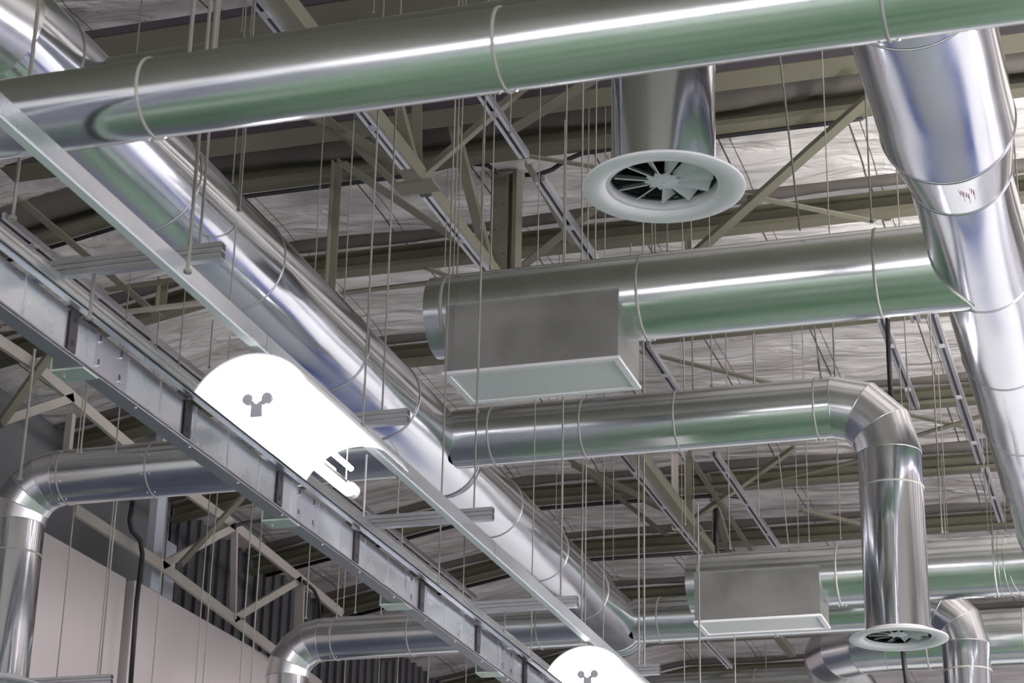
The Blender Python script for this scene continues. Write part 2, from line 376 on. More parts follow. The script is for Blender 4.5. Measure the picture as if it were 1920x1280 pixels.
# black cables clipped under purlins
def cable(pts, r, label, name='black_cable', cat='cable', group=None, clips=None):
    bm = NB(); polytube(bm, pts, r); return tag(obj(name, bm, mBlack, smooth=True), label, cat, group)
c1 = [V((-12.4, 16.66, 10.42))]+[V((x, 16.66, 10.42)) for x in (-11, -9, -7.6, -6.9)]
pts = [V((-12.4, 16.66, 9.69)), V((-8.6, 16.66, 10.41)), V((-6.35, 16.66, 10.42))]
pts += [on_y(x, y, 16.7) for x, y in ((812, 318), (840, 312), (880, 306), (915, 310), (935, 325))]
cable(pts, .022, 'black cable under a purlin, left of the central steel post')
pts = [on_y(x, y, 16.7) for x, y in ((985, 328), (1010, 327), (1035, 318), (1062, 300), (1090, 288), (1135, 281), (1350, 256), (1480, 240), (1580, 228), (1615, 222), (1632, 208), (1636, 190))]
cable(pts, .022, 'black cable looping right of the steel post and on under the purlin')
cable([V((-12.3, 26.92, 9.71)), V((-8.6, 26.92, 10.41)), V((-7, 26.92, 10.42)), V((-5.6, 26.92, 10.41)), V((-5.35, 26.92, 10.36))], .03, 'black cable under the far purlin below the elbowed duct')
cable([on_y(x, y, 27.0) for x, y in ((1338, 940), (1345, 962), (1343, 990), (1342, 1040))], .03, 'short black cable dangling beside the far truss node')
cable([V((-12.3, 29.56, 9.71)), V((-8.6, 29.56, 10.41)), V((-6.0, 29.56, 10.41))], .03, 'black cable under the next purlin beyond the far truss node')
cable([on_x(x, y, -11.3) for x, y in ((249, 940), (243, 975), (247, 995), (263, 1012), (267, 1040), (262, 1080), (256, 1130), (245, 1280))], .03, 'black cable hanging down the joint between pale wall panels')
cable([on_x(x, y, -11.3) for x, y in ((440, 986), (462, 979), (500, 975), (560, 974), (620, 972))], .025, 'black cable running off the upper truss node by the left wall')
cable([on_x(x, y, -11.3) for x, y in ((570, 1090), (588, 1105), (598, 1125), (600, 1160))], .025, 'black cable curving down behind the lower left duct elbow')
bm = NB(); polytube(bm, [on_y(1663, 560, 17.0), on_y(1666, 660, 17.0), on_y(1671, 760, 17.0)], .021); tag(obj('black_pipe', bm, mBlack, smooth=True), 'straight black pipe rising behind the duct elbow to the boxed duct', 'pipe')
bm = NB(); polytube(bm, [on_y(1691, 1195, 19.5), on_y(1695, 1240, 19.5), on_y(1702, 1300, 19.5)], .024); tag(obj('black_pipe', bm, mBlack, smooth=True), 'black pipe below the lower right swirl diffuser', 'pipe')

# members placed on the planes of the roof steel
def member(a, b, w, h, label, name='roof_brace', cat='brace', m=None, prof=None, group=None):
    bm = NB(); sweep(bm, prof or angle_prof(w, h), a, b); return tag(obj(name, bm, m or mOlive), label, cat, group)
XT = -5.8
# the truss over the middle: bottom chord, node plate, webs
def truss(y0, yn, y1, lab, posts):
    root = thing('roof_truss', lab, 'truss', (XT, yn, 9.6), None)
    bm = NB(); sweep(bm, rect(.15, .15), (XT, y0, 9.72), (XT, yn, 9.66)); obj('bottom_chord', bm, mOlive, root)
    bm = NB(); sweep(bm, rect(.12, .12), (XT, yn, 9.66), (XT, y1, 9.66)); obj('bottom_chord', bm, mOlive, root)
    bm = NB(); box(bm, XT-.2, XT+.16, yn-.1, yn+.12, 9.575, 9.6); obj('node_plate', bm, mOlive, root)
    for (a, b, w, h) in posts:
        bm = NB(); sweep(bm, angle_prof(w, h), a, b); obj('web_member', bm, mOlive, root)
    return root
yn = 15.3
truss(8.0, yn, 17.45, 'olive steel roof truss with boxed bottom chord leading to the central post',
      [((XT, yn, 9.7), (XT, yn-.15, 10.8), .09, .09), ((XT+.02, yn, 9.7), (XT+1.15, yn+.1, 10.7), .07, .09), ((XT-.02, yn, 9.7), (XT-1.3, yn-.4, 10.5), .07, .09),
       ((XT, yn-.1, 9.7), (XT, yn-1.3, 10.7), .08, .08), ((XT, yn+1.95, 9.7), (XT, yn+.6, 10.8), .09, .09)])
yn = 25.7
truss(21.6, yn, 33.0, 'olive steel roof truss below the elbowed duct, its node left of the far boxed duct',
      [((XT, yn, 9.7), (XT, yn, 10.7), .10, .10), ((XT, yn, 9.7), (XT+1.4, yn, 10.6), .1, .09), ((XT-.02, yn, 9.7), (XT-1.5, yn-.3, 10.5), .08, .08), ((XT, yn+3.2, 9.7), (XT, yn+1, 10.7), .09, .09)])
# central post (I section)
root = thing('steel_post', 'broad olive bolted steel post at the centre, behind the boxed duct', 'post', (-5.62, 17.5, 9.4))
p = on_z(947, 505, 9.55); px, py_ = p.x, 17.6
px = on_y(947, 505, py_).x; zb = on_y(947, 520, py_).z
bm = NB(); box(bm, px-.13, px+.11, py_-.01, py_+.01, zb, 10.8); obj('web', bm, mOlive, root)
bm = NB(); box(bm, px-.13, px-.11, py_-.10, py_+.10, zb, 10.8); obj('flange', bm, mOlive, root)
bm = NB(); box(bm, px+.09, px+.13, py_-.10, py_+.10, zb, 10.8); obj('flange', bm, mOlive, root)
bm = NB(); box(bm, px-.10, px+.05, py_-.115, py_-.10, zb, 10.75); obj('stiffener', bm, mOlive, root)
bm = NB()
for k in range(5):
    for xx in (px-.07, px+.02): cyl(bm, (xx, py_-.112, zb+.2+k*.26), (xx, py_-.13, zb+.2+k*.26), .014, 6)
obj('bolts', bm, mPurlin, root)

def mz(x1, y1, x2, y2, z, w, h, label, **k):
    z1, z2 = (z if isinstance(z, tuple) else (z, z))
    return member(on_z(x1, y1, z1), on_z(x2, y2, z2), w, h, label, **k)
# horizontal wind braces just under the roof
mz(1640, 175, 1300, 478, 10.25, .10, .05, 'long olive brace rising to the right behind the first swirl diffuser')
mz(1385, 360, 1640, 412, 10.3, .08, .05, 'olive brace crossing low behind the first swirl diffuser')
mz(1195, 655, 1470, 722, 10.3, .08, .05, 'olive brace sloping down right between the boxed duct and the elbowed duct')
mz(1690, 772, 1900, 818, 10.3, .09, .05, 'olive brace sloping down to the right large duct, left part of a cross')
mz(1715, 815, 1860, 772, 10.28, .08, .05, 'olive brace rising to the right large duct, crossing the other')
mz(600, 205, 750, 350, 10.1, .08, .05, 'thin olive brace running down to the first truss node')
mz(640, 300, 935, 498, 10.1, .10, .06, 'long olive brace below the truss node running to the central post')
mz(965, 508, 1115, 388, 10.2, .10, .05, 'olive brace from the foot of the central post up to the right')
mz(640, 547, 975, 508, 9.9, .07, .05, 'thin horizontal olive tie left of the central post')
mz(990, 290, 1160, 318, 10.3, .06, .04, 'thin olive tie right of the central post, towards the first diffuser')
mz(990, 305, 1075, 455, 9.9, .06, .05, 'olive strut sloping down right of the central post')
mz(800, 500, 865, 525, 10.3, .08, .04, 'short olive brace stub above the end of the boxed duct')
mz(960, 240, 1150, 120, 10.3, .12, .05, 'wide olive brace rising behind the first drop duct')
mz(1060, 852, 1252, 1002, (10.3, 9.7), .08, .05, 'olive brace left of the far truss, below the elbowed duct')
mz(1290, 850, 1410, 1032, 9.9, .07, .05, 'pale olive strut crossing the far truss node, right of it')
mz(1345, 925, 1625, 858, 10.2, .08, .05, 'olive brace running right from the far truss cross')
mz(1620, 985, 1500, 955, 10.3, .08, .05, 'faint olive brace behind the long vertical drop duct')
mz(40, 372, 300, 590, 10.0, .09, .06, 'olive brace on the left, behind the first channel support')
mz(180, 590, 400, 563, 9.8, .06, .06, 'pale horizontal tie seen under the first channel support', m=mPale)
mz(0, 615, 90, 606, 9.8, .06, .06, 'pale horizontal tie at the left picture edge', m=mPale)
mz(200, 540, 330, 520, 10.3, .10, .06, 'olive horizontal strut just under the first channel support')
def post(x, y0, y1, Y, w, label, m=None):
    a, b = on_y(x, y0, Y), on_y(x, y1, Y); b = V((a.x, a.y, b.z)); bm = NB(); sweep(bm, angle_prof(w, w), a, b)
    return tag(obj('steel_hanger_post', bm, m or mOlive), label, 'post')
post(632, 302, 540, 16.35, .08, 'slim olive post right of the big diagonal duct')
post(306, 520, 578, 18.3, .09, 'short olive post under the first channel support')
post(1650, 190, 412, 19.0, .09, 'slim olive post left of the right large duct')
post(1290, 425, 470, 19.2, .06, 'stubby olive post under the first swirl diffuser')
post(1265, 850, 992, 25.6, .08, 'pale slim post over the far truss node', mPale)
post(1340, 930, 1045, 27.0, .07, 'slim olive post right of the far truss node')
post(1597, 1175, 1250, 33.0, .09, 'short pale post near the bottom, beyond the lower ducts', mPale)

# aluminium lighting rails up at truss level: paired profile with a slot
def ceil_rail(x1, y1, x2, y2, label, X=None, w=.09, h=.06):
    a, b = on_z(x1, y1, 9.6), on_z(x2, y2, 9.6)
    xm = X if X is not None else (a.x+b.x)/2; a.x = xm; b.x = xm
    root = thing('ceiling_rail', label, 'rail', a, 'ceiling rails')
    bm = NB(); sweep(bm, rect(w*.34, h), a+V((-w*.33, 0, 0)), b+V((-w*.33, 0, 0))); obj('rail_side', bm, mRail, root)
    bm = NB(); sweep(bm, rect(w*.34, h), a+V((w*.33, 0, 0)), b+V((w*.33, 0, 0))); obj('rail_side', bm, mRail, root)
    bm = NB(); sweep(bm, rect(w*.34, h*.4), a+V((0, 0, .015)), b+V((0, 0, .015))); obj('slot', bm, mDark, root)
    n = max(1, int((b-a).length/1.2))
    for k in range(n):
        bm = NB(); q = a.lerp(b, (k+.5)/n); box(bm, q.x-.03, q.x+.03, q.y-.04, q.y+.04, q.z-.036, q.z-.02); obj('rail_clip', bm, mBracket, root)
ceil_rail(860, 120, 990, 290, 'bright slotted ceiling rail ending just right of the central post')
ceil_rail(1005, 335, 1130, 500, 'bright slotted ceiling rail running down to the top of the boxed duct')
ceil_rail(640, 150, 755, 312, 'bright slotted ceiling rail beside the first truss chord')
ceil_rail(790, 365, 935, 522, 'slotted ceiling rail under the truss node, left of the post')
ceil_rail(1150, 850, 1325, 1032, 'bright ceiling rail beside the far truss chord')
ceil_rail(1335, 850, 1460, 1024, 'bright slotted ceiling rail ending on the far boxed duct')
ceil_rail(1205, 645, 1285, 750, 'slotted ceiling rail right of the duct terminal box')
ceil_rail(1648, 600, 1722, 762, 'pale ceiling rail beside the black pipe')
ceil_rail(1705, 565, 1718, 600, 'short stub of ceiling rail below the boxed duct')
ceil_rail(1750, 590, 1838, 865, 'pale ceiling rail running down beside the right large duct', w=.1)
ceil_rail(5, 404, 895, 1120, 'long thin ceiling rail left of the big diagonal duct', X=-9.65, w=.12)
ceil_rail(450, -20, 545, 62, 'wide bright rail above the top duct, left of the truss')
ceil_rail(1320, 1200, 1372, 1250, 'small bright rail below the far boxed duct')
ceil_rail(1545, 1195, 1572, 1225, 'tiny rail end left of the lower right diffuser')
ceil_rail(1850, 880, 1875, 975, 'short rail next to the lower end of the right large duct')

# truss along the left wall
root = thing('wall_truss', 'pale steel truss along the left wall above the white panels', 'truss', (-11.5, 24, 8.4))
def wt(pts, w, nm='chord', m=mPale, X=-11.45):
    for a, b in zip(pts, pts[1:]):
        bm = NB(); sweep(bm, rect(.05, w), (X, a[0], a[1]), (X, b[0], b[1])); obj(nm, bm, m, root)
N_ = {k: (on_x(x, y, -11.45).y, on_x(x, y, -11.45).z) for k, (x, y) in dict(a=(-60, 600), b=(62, 682), c=(200, 800), d=(285, 872), e=(440, 986), f=(563, 1086), g=(640, 1150),
      h=(-60, 850), i=(140, 955), j=(303, 1060), k=(437, 1160), l=(530, 1232), m=(600, 1285), n=(0, 790), o=(135, 745), q=(425, 930)).items()}
wt([N_['a'], N_['b'], N_['c'], N_['d'], N_['e'], N_['f'], N_['g']], .13, 'top_chord')
wt([N_['i'], N_['j'], N_['k'], N_['l'], N_['m']], .13, 'bottom_chord')
wt([N_['n'], N_['o']], .10, 'web_member'); wt([N_['j'], N_['e']], .10, 'web_member'); wt([N_['k'], N_['f']], .10, 'web_member')
wt([N_['e'], N_['k']], .08, 'web_member'); wt([N_['f'], (N_['f'][0]+.1, 7.9)], .13, 'web_member')
wt([N_['j'], N_['q']], .07, 'web_member', mOlive, -11.2)
wt([(on_x(0, 795, -11.3).y, on_x(0, 795, -11.3).z), (on_x(100, 655, -11.3).y, on_x(100, 655, -11.3).z)], .10, 'web_member', mOlive, -11.3)
bm = NB(); yq = on_x(300, 1000, -11.6).y; box(bm, -11.7, -11.6, yq-.13, yq+.13, 8.2, 10.5); tag(obj('steel_column', bm, mBlueCol), 'pale blue steel column standing above the white wall panels', 'column')
bm = NB(); yq = on_x(325, 1100, -11.7).y; box(bm, -11.9, -11.77, yq-.14, yq+.14, 7.6, 9.0); tag(obj('steel_column', bm, mBlueCol), 'short pale stub column just right of the panel joint', 'column')
bm = NB(); yq = on_x(137, 800, -11.6).y; box(bm, -11.68, -11.6, yq-.04, yq+.04, 8.9, N_['c'][1]); tag(obj('steel_column', bm, mPale), 'thin upright post on the grey gable sheet at left', 'post')

# ------------------------------------------------------------------ ducts
ZM = 7.32
XM = -5.73
# big diagonal duct
root = thing('main_duct', 'big shiny round duct running diagonally from upper left to lower centre', 'duct', (XM, 15, ZM))
D = Duct(root, .35, mDuctY, mSeamM, .007)
pts = D.elbow((XM-.9, 8.5, ZM), (1, 0, 0), (0, -1, 0), .9, gores=4)
D.section((XM-.9, 7.6, ZM), (XM-4.5, 7.6, ZM))
ys = [8.5, 8.95, 10.45, 11.75, 13.35, 14.45, 15.95]
for a, b in zip(ys, ys[1:]): D.section((XM, a, ZM), (XM, b, ZM), r=.35 if a < 13.3 else .335, r2=.35 if a < 11.7 else .335)
for a in ys[1:-1]: D.band((XM, a, ZM), (0, 1, 0), .35 if a < 13 else .338, sc_=a in (11.75,))
D.section((XM, 15.95, ZM), (XM, 16.1, ZM), r=.345, r2=.30, name='reducer')
D.band((XM, 15.95, ZM), (0, 1, 0), .340)
ys = [16.1, 17.3, 18.8, 20.3, 22.0]
for a, b in zip(ys, ys[1:]): D.section((XM, a, ZM), (XM, b, ZM), r=.295, cap1=b == 22.0)
for a in ys[1:-1]: D.band((XM, a, ZM), (0, 1, 0), .295, sc_=False)
D.band((XM, 22.0, ZM), (0, 1, 0), .30, w=.02, sc_=False)
bm = NB()
for k in range(3): bead(bm, (XM, 21.72+k*.09, ZM), (0, 1, 0), .296, .02, .008)
obj('end_ribs', bm, mDuctY, root, smooth=True)

# right large duct
XR = -.94
root = thing('main_duct', 'large tapering round duct coming down the right side of the picture', 'duct', (XR, 14, ZM))
D = Duct(root, .385, mDuctY, mSeamM, .006)
D.section((XR, 4, ZM), (XR, 9.4, ZM)); D.section((XR, 9.4, ZM), (XR, 10.97, ZM)); D.band((XR, 9.4, ZM), (0, 1, 0), sc_=False)
D.band((XR, 10.97, ZM), (0, 1, 0), .385, w=.012, sc_=False)
D.section((XR, 10.97, ZM), (XR, 11.55, ZM), r2=.315, name='reducer'); D.band((XR, 11.55, ZM), (0, 1, 0), .316, w=.012, sc_=False)
ys = [11.55, 13.1, 14.6, 16.1, 17.6, 19.2, 20.9]
for a, b in zip(ys, ys[1:]): D.section((XR, a, ZM), (XR, b, ZM), r=.312, cap1=b == 20.9)
for a in ys[1:-1]: D.band((XR, a, ZM), (0, 1, 0), .312, sc_=False)
bm = NB()   # faded red hand marking on the taper
random.seed(3)
def on_taper(t, y): rr = .385-(y-10.97)/.58*.07+.0015; return V((XR+rr*math.cos(t), y, ZM+rr*math.sin(t)))
for (t0, y0) in ((-1.50, 11.10), (-1.42, 11.16), (-1.33, 11.12)):
    polytube(bm, [on_taper(t0+dt, y0+dy) for dt, dy in ((0, 0), (.02, .10), (.035, .02), (.05, .13), (.065, .05), (.06, .22))], .0016, 4)
obj('red_scrawl', bm, mat('red_marker', (.45, .16, .14), .6), root)

# top duct nearest the camera
T1Y, T1Z = 7.0, 5.815
root = thing('cross_duct', 'near horizontal round duct spanning the whole top of the picture', 'duct', (-3, T1Y, T1Z))
D = Duct(root, .170, mDuctX, mSeal, .009)
D.run([(x, T1Y, T1Z) for x in (-8, -5.7, -3.85, -2.31, -.80, .8, 3)])

# duct hidden behind it that feeds the first drop
def drop_duct(lab, Y, xs, xe, xd, zb, r, rz, sgn=1, gores=3, R=.42, seams=(), drop=.28):
    root = thing('branch_duct', lab, 'duct', (xe, Y, ZM))
    D = Duct(root, r, mDuctX, mSeal, .010)
    P = [(xs, Y, ZM)]+[(s_, Y, ZM) for s_ in seams]+[(xe, Y, ZM)]; D.run(P)
    D.elbow((xe, Y, ZM-R), (0, 0, 1), (sgn, 0, 0), R, gores)
    D.section((xe+sgn*R, Y, ZM-R), (xe+sgn*R, Y, ZM-R-drop), m=mDuctZ, name='drop_section', r2=rz)
    D.band((xe+sgn*R, Y, ZM-R-drop), (0, 0, 1), rz, sc_=False)
    D.section((xe+sgn*R, Y, ZM-R-drop), (xe+sgn*R, Y, zb), m=mDuctZ, name='drop_section', r=rz)
    return root
drop_duct('vertical shiny drop duct in front of the first white swirl diffuser, behind the top duct', 9.42, XM+.3, -2.52, -2.24, 6.41, .225, .268, 1, 3, .28, drop=.015)
drop_duct('elbowed round duct leaving the big diagonal duct and dropping at right', 15.5, XM+.28, -2.34, -1.9, 5.48, .243, .243, 1, 3, .42, (-5.11, -4.34, -3.57, -2.46))
drop_duct('round duct at left with an elbow dropping at the picture edge', 15.62, XM-.28, -9.15, -9.55, 5.52, .243, .243, -1, 4, .40, (-7.2, -8.23, -9.08))
drop_duct('lowest round duct at bottom left with an elbow turning down beside the wall', 21.62, XM-.25, -9.12, -9.5, 5.0, .243, .243, -1, 4, .42, (-6.55, -8.04, -8.95))
drop_duct('round duct behind the long drop, its own elbow dropping at bottom right', 21.62, XM+.25, -2.44, -2.0, 5.2, .243, .243, 1, 3, .44, (-5.2, -3.95, -2.6))

# boxed ducts
def boxed(lab, Y, xe, seams, flare):
    root = thing('branch_duct', lab, 'duct', (xe, Y, ZM))
    D = Duct(root, .300, mDuctX, mSeal, .012)
    xc = xe+.13
    D.section((xe, Y, ZM), (xc, Y, ZM), cap0=True, r=.293, name='end_cap'); D.band((xc, Y, ZM), (1, 0, 0), w=.016)
    P = [xc]+list(seams)
    for a, b in zip(P, P[1:]): D.section((a, Y, ZM), (b, Y, ZM))
    for a in P[1:]: D.band((a, Y, ZM), (1, 0, 0), .300)
    # saddle on the main duct
    D.section((P[-1], Y, ZM), (XR-flare, Y, ZM), r2=.305, name='saddle')
    return root, D
root2, D2 = boxed('boxed round duct across the middle, joining the large right duct', 13.0, -4.75, (-3.22, -1.62), .05)
bm = NB()      # sealed joint where it meets the large duct
pts = []
for k in range(41):
    t = PI+k/40*PI      # lower half of the branch
    yy, zz = .300*math.cos(t+PI/2*0), .300*math.sin(t)
    dx = math.sqrt(max(.0, .312**2-zz**2)); pts.append(V((XR-dx-.004, 13.0+yy, ZM+zz)))
polytube(bm, pts, .010); obj('saddle_seal', bm, mSeal, root2, smooth=True)
boxed('second boxed round duct lower right, behind the long drop', 20.3, -4.57, (-3.06, -1.54), .05)
D = Duct(root2, .3, mDuctX)
# gored collar where the far boxed duct meets the end of the large duct
rootc = [o for o in C.objects if o.name.startswith('branch_duct')][-1]
D = Duct(rootc, .3, mGore)
bm = NB()
for k, (x, r) in enumerate(((-1.50, .303), (-1.40, .306), (-1.31, .309))): bead(bm, (x, 20.3, ZM), V((1, -.18*k, 0)).normalized(), r, .005, .005)
obj('collar_seams', bm, mSeamM, rootc, smooth=True)

def terminal(lab, Y, x0, x1, z0, yf, yb, ztop):
    root = thing('air_terminal_box', lab, 'vent box', ((x0+x1)/2, Y, z0))
    t = .004
    bm = NB()     # sheet-metal box, mouth down; top follows the duct
    prof = [(yf, z0), (yf, ztop)]
    n = 14
    # side panels with an arched top cut on the duct
    def side(x, th):
        a0 = math.asin(max(-1, min(1, (ztop-ZM)/.3)))
        ys_ = [yf+(yb-yf)*i/n for i in range(n+1)]
        for xx in (x, x+th):
            lo = [bm.verts.new((xx, y_, z0)) for y_ in ys_]
            hi = [bm.verts.new((xx, y_, min(ztop, ZM-math.sqrt(max(0, .296**2-(y_-Y)**2))))) for y_ in ys_]
            for i in range(n): bm.faces.new((lo[i], lo[i+1], hi[i+1], hi[i]))
    side(x0, t); obj('side_panel', bm, mBoxZ, root)
    bm = NB(); side(x1-t, t); obj('side_panel', bm, mBoxZ, root)
    bm = NB(); box(bm, x0, x1, yf, yf+t, z0, ztop); obj('front_panel', bm, mBoxZ, root)
    bm = NB(); box(bm, x0, x1, yb-t, yb, z0, ztop); obj('back_panel', bm, mBoxZ, root)
    bm = NB(); box(bm, x0-.005, x1+.005, yf-.012, yf+.02, ztop, ztop+.012); 
    for k in range(7):
        xx = x0+(x1-x0)*(k+.5)/7; b2 = NB(); box(b2, xx-.012, xx+.012, yf-.018, yf, ztop-.004, ztop+.016); obj('flange_clip', b2, mScrew, root)
    obj('top_flange', bm, mScrew, root)
    bm = NB(); w = .035
    box(bm, x0-.01, x1+.01, yf-.01, yf+w, z0-.022, z0); box(bm, x0-.01, x1+.01, yb-w, yb+.01, z0-.022, z0)
    box(bm, x0-.01, x0+w, yf+w, yb-w, z0-.022, z0); box(bm, x1-w, x1+.01, yf+w, yb-w, z0-.022, z0)
    obj('grille_frame', bm, mWhite, root)
    bm = NB(); box(bm, x0+w, x1-w, yf+w, yb-w, z0-.012, z0-.002); obj('perforated_grille', bm, mGrille, root)
terminal('large grey sheet-metal box with a perforated grille under the middle duct', 13.0, -4.57, -3.34, 6.78, 12.69, 13.28, 7.27)
terminal('smaller looking grey vent box with pale grille under the far duct', 20.3, -4.47, -3.22, 6.86, 19.99, 20.52, 7.34)

# offset duct at lower right and the far one with rounded end
root = thing('branch_duct', 'dim round duct with a gored elbow behind the lower right diffuser', 'duct', (-2, 23.5, ZM))
D = Duct(root, .31, mDuctX, mSeal)
Yf = 23.2
D.run([(4, Yf, ZM), (1.2, Yf, ZM), (-1.5, Yf, ZM), (-2.55, Yf, ZM), (-3.0, Yf, ZM)])
D.elbow((-3.0, Yf+.75, ZM), (0, -1, 0), (-1, 0, 0), .75, 4)
D.section((-3.75, Yf+.75, ZM), (-3.75, 27, ZM), name='duct_section')
root = thing('branch_duct', 'farthest dim round duct with rounded end at the bottom edge', 'duct', (-5, 27.2, ZM))
D = Duct(root, .3, mDuctX, mSeal)
D.section((-6.3, 25.4, ZM), (-6.22, 25.4, ZM), r=.27, r2=.3, cap0=True, name='end_cap'); D.run([(-6.22, 25.4, ZM), (-4.9, 25.4, ZM), (-3.95, 25.4, ZM)])

# ------------------------------------------------------------------ swirl diffusers
def diffuser(x, y, z, R, lab, proto=None):
    root = thing('swirl_diffuser', lab, 'air diffuser', (x, y, z), 'swirl diffusers')
    if proto:
        root.scale = (R/.415,)*3; root.rotation_euler.z = random.random()
        for ch in list(proto.children):
            c = ch.copy(); C.objects.link(c); c.parent = root; c.location = (0, 0, 0)
        return root
    def lathe(nm, prof, m, n=72):
        bm = NB(); rings = [[bm.verts.new((r*math.cos(2*PI*k/n), r*math.sin(2*PI*k/n), h)) for k in range(n)] for r, h in prof]
        for A, B in zip(rings, rings[1:]):
            for k in range(n): bm.faces.new((A[k], A[(k+1) % n], B[(k+1) % n], B[k]))
        o = obj(nm, bm, m, None, smooth=.6); o.parent = root; return o
    lathe('flange', [(.276, .012), (.40, .012), (.413, .006), (.416, 0), (.413, -.006), (.40, -.012), (.335, -.012), (.31, -.004), (.295, .012), (.287, .035), (.284, .06), (.276, .06), (.276, .012)], mWhite)
    lathe('throat', [(.284, .06), (.27, .065), (.262, .11), (.262, .16)], mInside)
    bm = NB()
    for k in range(40):
        a = 2*PI*k/40
    n = 20; c = bm.verts.new((0, 0, .028)); rim = []
    for k in range(n):
        rr = .10 if k % 2 == 0 else .072; rim.append(bm.verts.new((rr*math.cos(2*PI*k/n+.1), rr*math.sin(2*PI*k/n+.1), .035)))
    for k in range(n): bm.faces.new((c, rim[k], rim[(k+1) % n]))
    top = [bm.verts.new(v.co+V((0, 0, .006))) for v in rim]
    for k in range(n): bm.faces.new((rim[k], rim[(k+1) % n], top[(k+1) % n], top[k]))
    bm.faces.new(top); o = obj('hub', bm, mWhite); o.parent = root
    bm = NB(); cyl(bm, (0, 0, .02), (0, 0, .03), .008, 10); o = obj('hub_screw', bm, mScrew); o.parent = root
    for k in range(11):
        a = 2*PI*k/11+.12; bm = NB(); d = V((math.cos(a), math.sin(a), 0)); s = V((math.sin(a), -math.cos(a), 0)); m_ = 6; lo = []; hi = []; lo2 = []; hi2 = []
        for i in range(m_+1):
            t = i/m_; r = .075+.178*t; wd = .02+.05*t
            lo.append(bm.verts.new(d*r+V((0, 0, .030)))); hi.append(bm.verts.new(d*(r*.985)+s*wd+V((0, 0, .055+.035*t))))
            lo2.append(bm.verts.new(d*r+V((0, 0, .034))-s*.004)); hi2.append(bm.verts.new(d*(r*.985)+s*wd+V((0, 0, .060+.035*t))-s*.004))
        for i in range(m_):
            bm.faces.new((lo[i], lo[i+1], hi[i+1], hi[i])); bm.faces.new((lo2[i], hi2[i], hi2[i+1], lo2[i+1]))
            bm.faces.new((lo[i], lo2[i], lo2[i+1], lo[i+1])); bm.faces.new((hi[i], hi[i+1], hi2[i+1], hi2[i]))
        o = obj('vane', bm, mVane, None, smooth=.6); o.parent = root
    return root
dif = diffuser(-2.24, 9.42, 6.34, .415, 'large white round swirl diffuser hanging under the top duct')
diffuser(-1.92, 15.5, 5.455, .366, 'white swirl diffuser at the foot of the long drop, lower right', dif)
diffuser(-9.55, 15.62, 5.50, .366, 'white round diffuser cut off at the bottom left corner', dif)

# ------------------------------------------------------------------ struts, rail, lamps, tray
def strut(x0, x1, y, z, lab):
    root = thing('channel_support', lab, 'support channel', (x0, y, z), 'channel supports')
    bm = NB(); sweep(bm, strut_prof(.045, .084), (x0, y, z), (x1, y, z)); obj('channel', bm, mStrut, root)
    bm = NB(); box(bm, x1, x1+.002, y-.018, y+.018, z-.036, z-.004); box(bm, x1, x1+.002, y-.018, y+.018, z+.004, z+.036); obj('open_end', bm, mDark, root)
ZS = 5.555
for (x0, x1, Y, lab) in ((-4.95, -3.965, 7.98, 'slotted steel channel nearest the camera, crossing over the light rail'), (-4.95, -3.90, 10.28, 'steel channel sticking out right of the first bright lamp'),
                    (-4.95, -4.0, 12.12, 'steel channel crossing below the end of the first lamp'), (-4.95, -4.06, 14.3, 'steel channel just above the second lamp'),
                    (-4.95, -3.985, 16.5, 'short end of steel channel right of the second lamp'), (-9.4, -8.6, 15.84, 'steel channel end at the very bottom left'), (-10.4, -9.62, 15.9, 'stub of steel channel at the left edge, low down')):
    strut(x0, x1, Y, ZS if x0 > -9 else 5.55, lab)
XL = -4.17
root = thing('light_rail', 'long galvanised rail carrying the bright lamps past the diagonal duct', 'rail', (XL, 10, 5.44))
for a, b in ((4.5, 8.9), (8.9, 12.6), (12.6, 18.5)):
    bm = NB(); sweep(bm, [(-.028, -.02), (.028, -.02), (.028, .065), (.020, .065), (.020, -.01), (-.020, -.01), (-.020, .065), (-.028, .065)], (XL, a, 5.455), (XL, b-.005, 5.455)); obj('rail_length', bm, mRail, root)
bm = NB(); sweep(bm, rect(.044, .008), (XL, 4.5, 5.431), (XL, 18.5, 5.431)); obj('white_cover', bm, mat('rail_cover', (.74, .76, .78), .35), root)
bm = NB(); sweep(bm, [(-.036, 0), (-.029, 0), (-.029, .05), (-.036, .05)], (XL, 4.5, 5.44), (XL, 18.5, 5.44)); obj('edge_strip', bm, mStrut, root)

